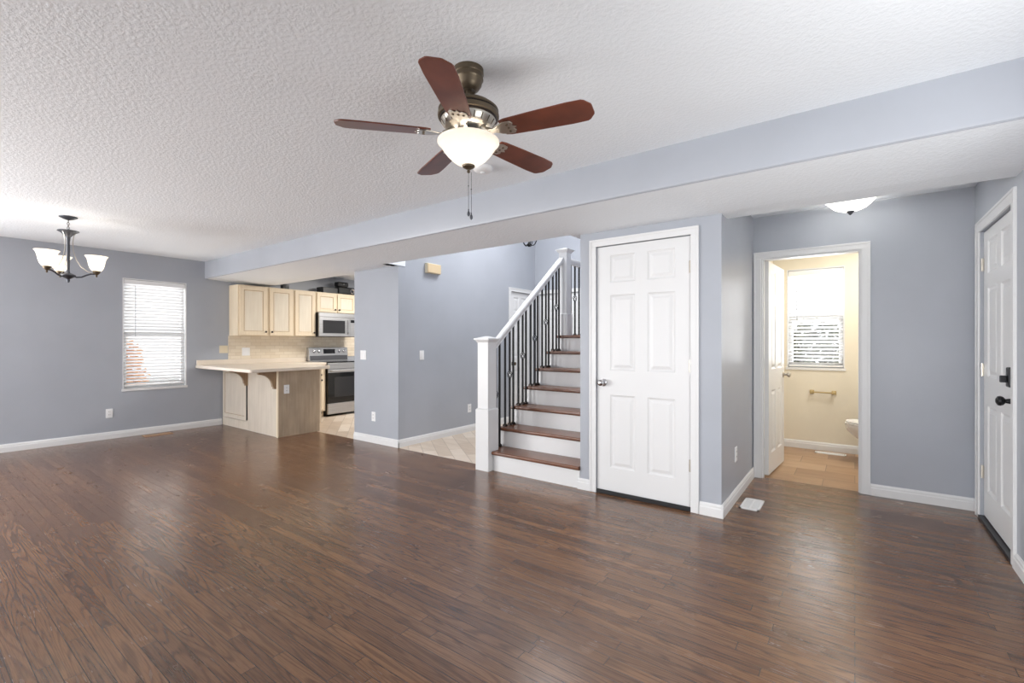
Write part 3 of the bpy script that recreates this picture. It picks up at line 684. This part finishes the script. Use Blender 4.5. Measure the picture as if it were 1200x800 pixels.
# ------------------------------------------------------------------ ceiling fan
FX, FY = -1.368, 1.534
FN = thing('ceiling_fan', (FX, FY, ZC), 'five-blade cherry wood ceiling fan with lit glass bowl light', 'ceiling fan')
MB().lathe([(0, 0), (.066, 0), (.0665, -.022), (.063, -.026), (.065, -.045), (.060, -.052), (.057, -.068), (.045, -.086), (.030, -.095), (.026, -.093), (0, -.09)], (FX, FY, ZC), 40).build('canopy', M_bronze, FN, smooth=True)
MB().lathe([(.0125, -.09), (.0125, -.152), (.03, -.155)], (FX, FY, ZC), 20).build('downrod', M_bronze, FN, smooth=True)
MB().lathe([(0, 2.288), (.05, 2.288), (.09, 2.284), (.110, 2.278), (.118, 2.272), (.118, 2.268), (.126, 2.266), (.132, 2.260), (.132, 2.254), (.128, 2.251), (.128, 2.247), (.133, 2.244), (.135, 2.236), (.133, 2.226), (.124, 2.222), (.120, 2.215)], (FX, FY, 0), 48).build('motor_housing', M_bronze, FN, smooth=True)
MB().lathe([(.1285, 2.2520), (.1305, 2.2515), (.1305, 2.2465), (.1285, 2.246)], (FX, FY, 0), 48).build('housing_groove', M_knob, FN, smooth=True)
MB().lathe([(.123, 2.2225), (.1265, 2.2225), (.1255, 2.219), (.121, 2.2165)], (FX, FY, 0), 48).build('housing_groove', M_knob, FN, smooth=True)
mh = MB().lathe([(.120, 2.215), (.118, 2.205), (.105, 2.186), (.098, 2.180), (.06, 2.176), (0, 2.176)], (FX, FY, 0), 48).build('lower_housing', M_nickel, FN, smooth=True)
m = MB()
for k in range(20):
    a = 2*pi*k/20; ra, rb = .1195, .104
    m.tube([(FX+cos(a)*ra, FY+sin(a)*ra, 2.208), (FX+cos(a)*rb, FY+sin(a)*rb, 2.187)], .0028, 6)
m.build('vent_slot', M_bronze, mh)
ZB = 2.155
def blade(phi):
    ca, sa = cos(phi), sin(phi); tl = radians(-11)
    mk = lambda u, v, w: (FX+ca*u-sa*(v*cos(tl)-w*sin(tl)), FY+sa*u+ca*(v*cos(tl)-w*sin(tl)), ZB+v*sin(tl)+w*cos(tl))
    o = [(.165, -.045), (.19, -.052), (.30, -.058), (.46, -.064), (.523, -.062), (.535, -.056), (.556, -.030), (.558, -.022), (.558, .022), (.556, .030), (.535, .056), (.523, .062), (.46, .064), (.30, .058), (.19, .052), (.165, .045)]
    b = MB(mk).prism(o, lambda p, q, t: (p, q, t), -.003, .003).build('blade', M_blade, FN, bevel=.0015)
    m = MB(mk)
    pl = [(.09, -.016), (.13, -.014), (.155, -.030), (.185, -.040), (.212, -.038), (.222, -.022), (.214, -.010), (.232, 0), (.214, .010), (.222, .022), (.212, .038), (.185, .040), (.155, .030), (.13, .014), (.09, .016)]
    m.prism(pl, lambda p, q, t: (p, q, t), -.0075, -.0035)
    m.build('blade_bracket', M_nickel, b, bevel=.001)
    m = MB(mk)
    for q in (-.022, 0, .022): m.lathe([(0, -.011), (.005, -.010), (.006, -.0075)], (.195, q, 0), 8)
    m.build('bracket_screw', M_bronze, b)
for k in range(5): blade(radians(12+72*k))
for k in range(5):
    a = radians(12+72*k)
    MB().tube([(FX+cos(a)*.06, FY+sin(a)*.06, 2.183), (FX+cos(a)*.085, FY+sin(a)*.085, 2.165), (FX+cos(a)*.11, FY+sin(a)*.11, 2.152)], .010, 8).build('bracket_arm', M_nickel, FN, smooth=True)
MB().lathe([(0, 2.176), (.048, 2.175), (.05, 2.14), (.055, 2.13), (0, 2.128)], (FX, FY, 0), 32).build('light_fitter', M_pewter, FN, smooth=True)
BW = [(.128, 2.128), (.134, 2.124), (.134, 2.118), (.126, 2.112), (.122, 2.106), (.112, 2.090), (.094, 2.066), (.074, 2.046), (.052, 2.030), (.030, 2.021), (.0, 2.018)]
MB().lathe(BW, (FX, FY, 0), 56).build('light_bowl', M_bowl, FN, smooth=True, sharp=80, solid=.003)['label'] = 'lit frosted glass bowl'
MB().lathe([(.024, 2.024), (.028, 2.020), (.026, 2.012), (.012, 2.004), (.007, 2.002), (.006, 1.996), (.008, 1.992), (.004, 1.987), (0, 1.986)], (FX, FY, 0), 24).build('finial', M_bronze, FN, smooth=True)
for dx, zb in ((0, 1.83), (.012, 1.815)):
    x = FX+dx*.8; y = FY+dx*.6; m = MB(); z = 1.985
    m.tube([(x, y, 1.99), (x, y, zb)], .0010, 6)
    m.lathe([(0, .004), (.0035, 0), (0, -.004)], (x, y, 1.93-(dx*1.2)), 8)
    c = m.build('pull_chain', M_pewter, FN)
    MB().lathe([(0, 0), (.0025, -.002), (.0025, -.010), (.006, -.018), (.0065, -.026), (.003, -.033), (0, -.034)], (x, y, zb), 12).build('pull_fob', M_pewter, c, smooth=True)
point('fan_bulb', (FX+.03, FY+.0, 2.08), .5, (1, .94, .86), .03)
for a in (60, 180, 300): point('fan_bulb', (FX+cos(radians(a))*.09, FY+sin(radians(a))*.09, 2.135), .05, (1, .93, .85), .02)

# ------------------------------------------------------------------ dining chandelier
CX, CY = -6.036, 1.061
CH = thing('chandelier', (CX, CY, ZC), 'pewter three-arm chandelier with lit white glass shades', 'chandelier')
MB().lathe([(0, 0), (.068, 0), (.066, -.008), (.04, -.022), (.012, -.032), (0, -.034)], (CX, CY, ZC), 32).build('canopy', M_pewter, CH, smooth=True)
m = MB(); z = ZC-.045
for k in range(5): m.torus((CX, CY, z), (1, 0, 0) if k % 2 else (0, 1, 0), .009, .0022, 1.6); z -= .021
m.tube([(CX+.004, CY, ZC-.03), (CX+.006, CY, ZC-.135)], .0018, 6)
m.build('chain', M_pewter, CH)
MB().lathe([(0, 2.316), (.02, 2.314), (.078, 2.306), (.080, 2.300), (.055, 2.286), (.030, 2.262), (.016, 2.245), (.011, 2.20), (.013, 2.05), (.010, 1.93), (.014, 1.90), (.012, 1.885)], (CX, CY, 0), 32).build('column', M_pewter, CH, smooth=True)
MB().lathe([(.012, 1.905), (.03, 1.900), (.055, 1.885), (.052, 1.873), (.030, 1.858), (.012, 1.846), (.013, 1.835), (.009, 1.818), (0, 1.812)], (CX, CY, 0), 32).build('hub', M_pewter, CH, smooth=True)
cs, sn = cos(YAW), sin(YAW)
SH = [(.020, 0), (.034, .006), (.048, .028), (.058, .060), (.064, .095), (.070, .120), (.080, .138), (.088, .146)]
for k, ang in enumerate((-90, 30, 150)):
    la, de = .205*cos(radians(ang)), .205*sin(radians(ang))
    ux, uy = (la*cs-de*sn)/.205, (la*sn+de*cs)/.205
    P3 = lambda r, z: (CX+ux*r, CY+uy*r, z)
    arm = MB().tube([P3(r, z) for r, z in ((.03, 1.882), (.06, 1.868), (.095, 1.872), (.13, 1.893), (.165, 1.908), (.195, 1.908), (.21, 1.905))], .0075, 10).build('arm', M_pewter, CH, smooth=True)
    MB().tube([P3(r, z) for r, z in ((.060, 2.296), (.040, 2.265), (.032, 2.20), (.036, 2.12), (.058, 2.03), (.095, 1.965), (.14, 1.925), (.18, 1.912))], .0035, 8).build('scroll_rod', M_nickel, arm, smooth=True)
    MB().lathe([(0, -.028), (.007, -.024), (.009, -.016), (.005, -.010), (.012, -.002), (.026, .012), (.031, .028), (.030, .036), (0, .036)], P3(.205, 1.905), 24).build('shade_holder', M_bronze, arm, smooth=True)
    MB().lathe([(r, z+.935+1-.0) for r, z in [(a, b) for a, b in SH]], P3(.205, 0), 36).build('lamp_shade', M_shade, arm, smooth=True, sharp=80, solid=.003)['label'] = 'lit white bell-shaped glass shade'
    p = P3(.205, 2.0); point('chandelier_bulb', p, .8, (1, .93, .84), .022)

# ------------------------------------------------------------------ entry flush light, smoke detector
EX, EY = -.027, 4.36
EL = thing('flush_ceiling_light', (EX, EY, ZE), 'frosted dome ceiling light with dark finial near the bathroom doorway', 'ceiling light')
MB().lathe([(0, 0), (.07, 0), (.07, -.05), (0, -.05)], (EX, EY, ZE), 32).build('base_plate', M_bronze, EL, smooth=True)
MB().lathe([(.185, -.050), (.176, -.054), (.158, -.072), (.130, -.105), (.100, -.132), (.055, -.152), (0, -.158)], (EX, EY, ZE), 48).build('glass_dome', M_dome, EL, smooth=True, sharp=80, solid=.003)
MB().lathe([(.022, -.154), (.026, -.162), (.016, -.172), (.009, -.182), (0, -.188)], (EX, EY, ZE), 20).build('finial', M_pewter, EL, smooth=True)
for a in (20, 140, 260): point('entry_bulb', (EX+cos(radians(a))*.09, EY+sin(radians(a))*.09, ZE-.085), 9, (1, .97, .92), .02)
SD = thing('smoke_detector', (-2.048, 2.444, ZC), 'round white smoke detector on the ceiling beyond the fan', 'smoke detector')
MB().lathe([(0, 0), (.065, 0), (.066, -.012), (.060, -.024), (.048, -.032), (.02, -.036), (0, -.036)], (-2.048, 2.444, ZC), 36).build('case', M_plastic, SD, smooth=True)
MB().lathe([(.018, -.034), (.018, -.042), (.012, -.044), (0, -.044)], (-2.048, 2.444, ZC), 20).build('test_button', M_vinyl, SD, smooth=True)

# ------------------------------------------------------------------ plates on the walls
def plate(kind, mk, label, m=M_plastic, w=.072, h=.116, gangs=1):
    """mk maps (u, d, z) about the plate centre"""
    c = Vector(mk(0, 0, 0)); grp = None
    t = thing({'s': 'light_switch', 'o': 'wall_outlet'}[kind], c, label, {'s': 'light switch', 'o': 'outlet'}[kind])
    w = w+.046*(gangs-1)
    MB(mk).box(-w/2, w/2, 0, .006, -h/2, h/2).build('cover_plate', m, t, bevel=.0025)
    for g in range(gangs):
        u = (g-(gangs-1)/2)*.046
        if kind == 's': MB(mk).box(u-.016, u+.016, .006, .010, -.033, .033).build('rocker', m, t, bevel=.0015)
        else:
            o = MB(mk).box(u-.016, u+.016, .006, .0085, .006, .034).box(u-.016, u+.016, .006, .0085, -.034, -.006).build('socket', m, t, bevel=.001)
            q = MB(mk)
            for zc in (.022, -.018): q.box(u-.008, u-.005, .0085, .0092, zc-.005, zc+.005).box(u+.005, u+.008, .0085, .0092, zc-.005, zc+.005)
            q.build('slot', M_darkgap, o)
    return t
PX = lambda x, y, z, s=1: (lambda u, d, w: (x+s*d, y+u, z+w))
PY = lambda x, y, z: (lambda u, d, w: (x+u, y-d, z+w))
plate('o', PX(XA, 1.75, .33), 'white outlet low on the left wall under the window')
plate('s', PX(XA, 3.10, 1.14), 'almond switch plate on the left wall just before the tile', M_beige, gangs=2)
plate('s', PX(XA+.008, 3.42, 1.10), 'wide white switch plate on the cream subway tile', gangs=2, h=.125)
plate('s', PY(-5.016, YP, 1.085), 'white switch on the short wall end beside the range', gangs=2)
plate('o', PY(-4.81, YP, .325), 'white outlet low on the short wall end')
plate('s', PX(XP, 4.0, 1.086), 'white light switch on the hall wall below the door chime')
plate('o', PX(XP, 4.892, .325), 'white outlet low on the hall wall left of the newel post')
plate('o', PX(XC, 4.013, .36), 'white outlet low on the narrow wall beside the closet door')
plate('o', PX(-6.062, 3.19, .625), 'white outlet on the brown end panel of the peninsula')
t = thing('door_chime', (XP, 4.175, 2.13), 'beige door chime box high on the hall wall', 'door chime')
B(XP, XP+.05, 4.062, 4.290, 2.125, 2.237).build('cover', mat('tan_chime_cover', (214, 192, 156), .5), t, bevel=.004)
B(XP, XP+.04, 4.055, 4.297, 2.120, 2.242).build('base', M_beige, t, bevel=.002)

# ------------------------------------------------------------------ floor registers
def register(x0, x1, y0, y1, m, label, n=9):
    t = thing('floor_register', ((x0+x1)/2, (y0+y1)/2, 0), label, 'floor vent')
    q = B(x0, x0+.014, y0, y1, 0, .006).box(x1-.014, x1, y0, y1, 0, .006).box(x0, x1, y0, y0+.018, 0, .006).box(x0, x1, y1-.018, y1, 0, .006)
    q.build('frame', m, t)
    B(x0+.01, x1-.01, y0+.01, y1-.01, 0, .0015).build('duct_opening', M_darkgap, t)
    g = MB(); long_y = (y1-y0) > (x1-x0)
    L = (y1-y0 if long_y else x1-x0)-.036; c = n*2
    for k in range(c):
        a = (y0 if long_y else x0)+.018+L*(k+.15)/c; b = a+L*.62/c
        if long_y: g.box(x0+.014, x1-.014, a, b, .0015, .005)
        else: g.box(a, b, y0+.014, y1-.014, .0015, .005)
    mid = (x0+x1)/2 if long_y else (y0+y1)/2
    if long_y: g.box(mid-.005, mid+.005, y0+.018, y1-.018, .0015, .0055)
    else: g.box(x0+.018, x1-.018, mid-.005, mid+.005, .0015, .0055)
    g.build('grille', m, t)
register(-7.64, -7.50, 2.06, 2.375, M_brass, 'tan floor vent beside the left baseboard below the window')
register(-.700, -.567, 3.825, 4.10, M_plastic, 'white floor vent on the oak floor near the closet corner')
register(-.365, -.075, 6.25, 6.345, M_plastic, 'white floor vent on the bathroom tile below the window')

# ------------------------------------------------------------------ bathroom things
t = thing('towel_bar', (-.30, YBA, .67), 'small satin bar holder on the cream bathroom wall below the window', 'towel bar')
for x in (-.403, -.192):
    B(x-.022, x+.022, YBA-.012, YBA, .648, .692).box(x-.014, x+.014, YBA-.06, YBA-.012, .657, .683).build('bracket', M_brass2, t, bevel=.004)
MB().tube([(-.40, YBA-.045, .67), (-.195, YBA-.045, .67)], .008).build('bar', M_brass2, t, smooth=True)
TL = thing('toilet', (.35, 5.98, 0), 'white porcelain toilet half hidden behind the bathroom doorway edge', 'toilet')
def oval(cx, cy, a, b, z, n=32): return [(cx+a*cos(2*pi*k/n), cy+b*sin(2*pi*k/n), z) for k in range(n)]
def loft(rings):
    m = MB(); n = len(rings[0]); vs = [p for r in rings for p in r]; fs = []
    for i in range(len(rings)-1):
        for k in range(n): fs.append((i*n+k, i*n+(k+1) % n, (i+1)*n+(k+1) % n, (i+1)*n+k))
    fs.append(tuple(range(n))[::-1]); fs.append(tuple((len(rings)-1)*n+k for k in range(n))); return m.add(vs, fs)
ty = 5.98
loft([oval(.27, ty, .20, .11, 0), oval(.27, ty, .19, .10, .05), oval(.25, ty, .16, .09, .15), oval(.22, ty, .19, .12, .24), oval(.17, ty, .235, .165, .33), oval(.165, ty, .25, .185, .385), oval(.165, ty, .25, .185, .40)]).build('bowl', M_ceramic, TL, smooth=True)
loft([oval(.17, ty, .255, .19, .402), oval(.17, ty, .255, .19, .416)]).build('seat', M_ceramic, TL, bevel=.004)
loft([oval(.175, ty, .255, .19, .420), oval(.175, ty, .25, .187, .436)]).build('lid', M_ceramic, TL, bevel=.004)
B(.43, .70, ty-.2, ty+.2, .38, .74).box(.36, .50, ty-.10, ty+.10, 0, .40).build('tank', M_ceramic, TL, bevel=.02)
B(.42, .705, ty-.21, ty+.21, .74, .775).build('tank_lid', M_ceramic, TL, bevel=.01)
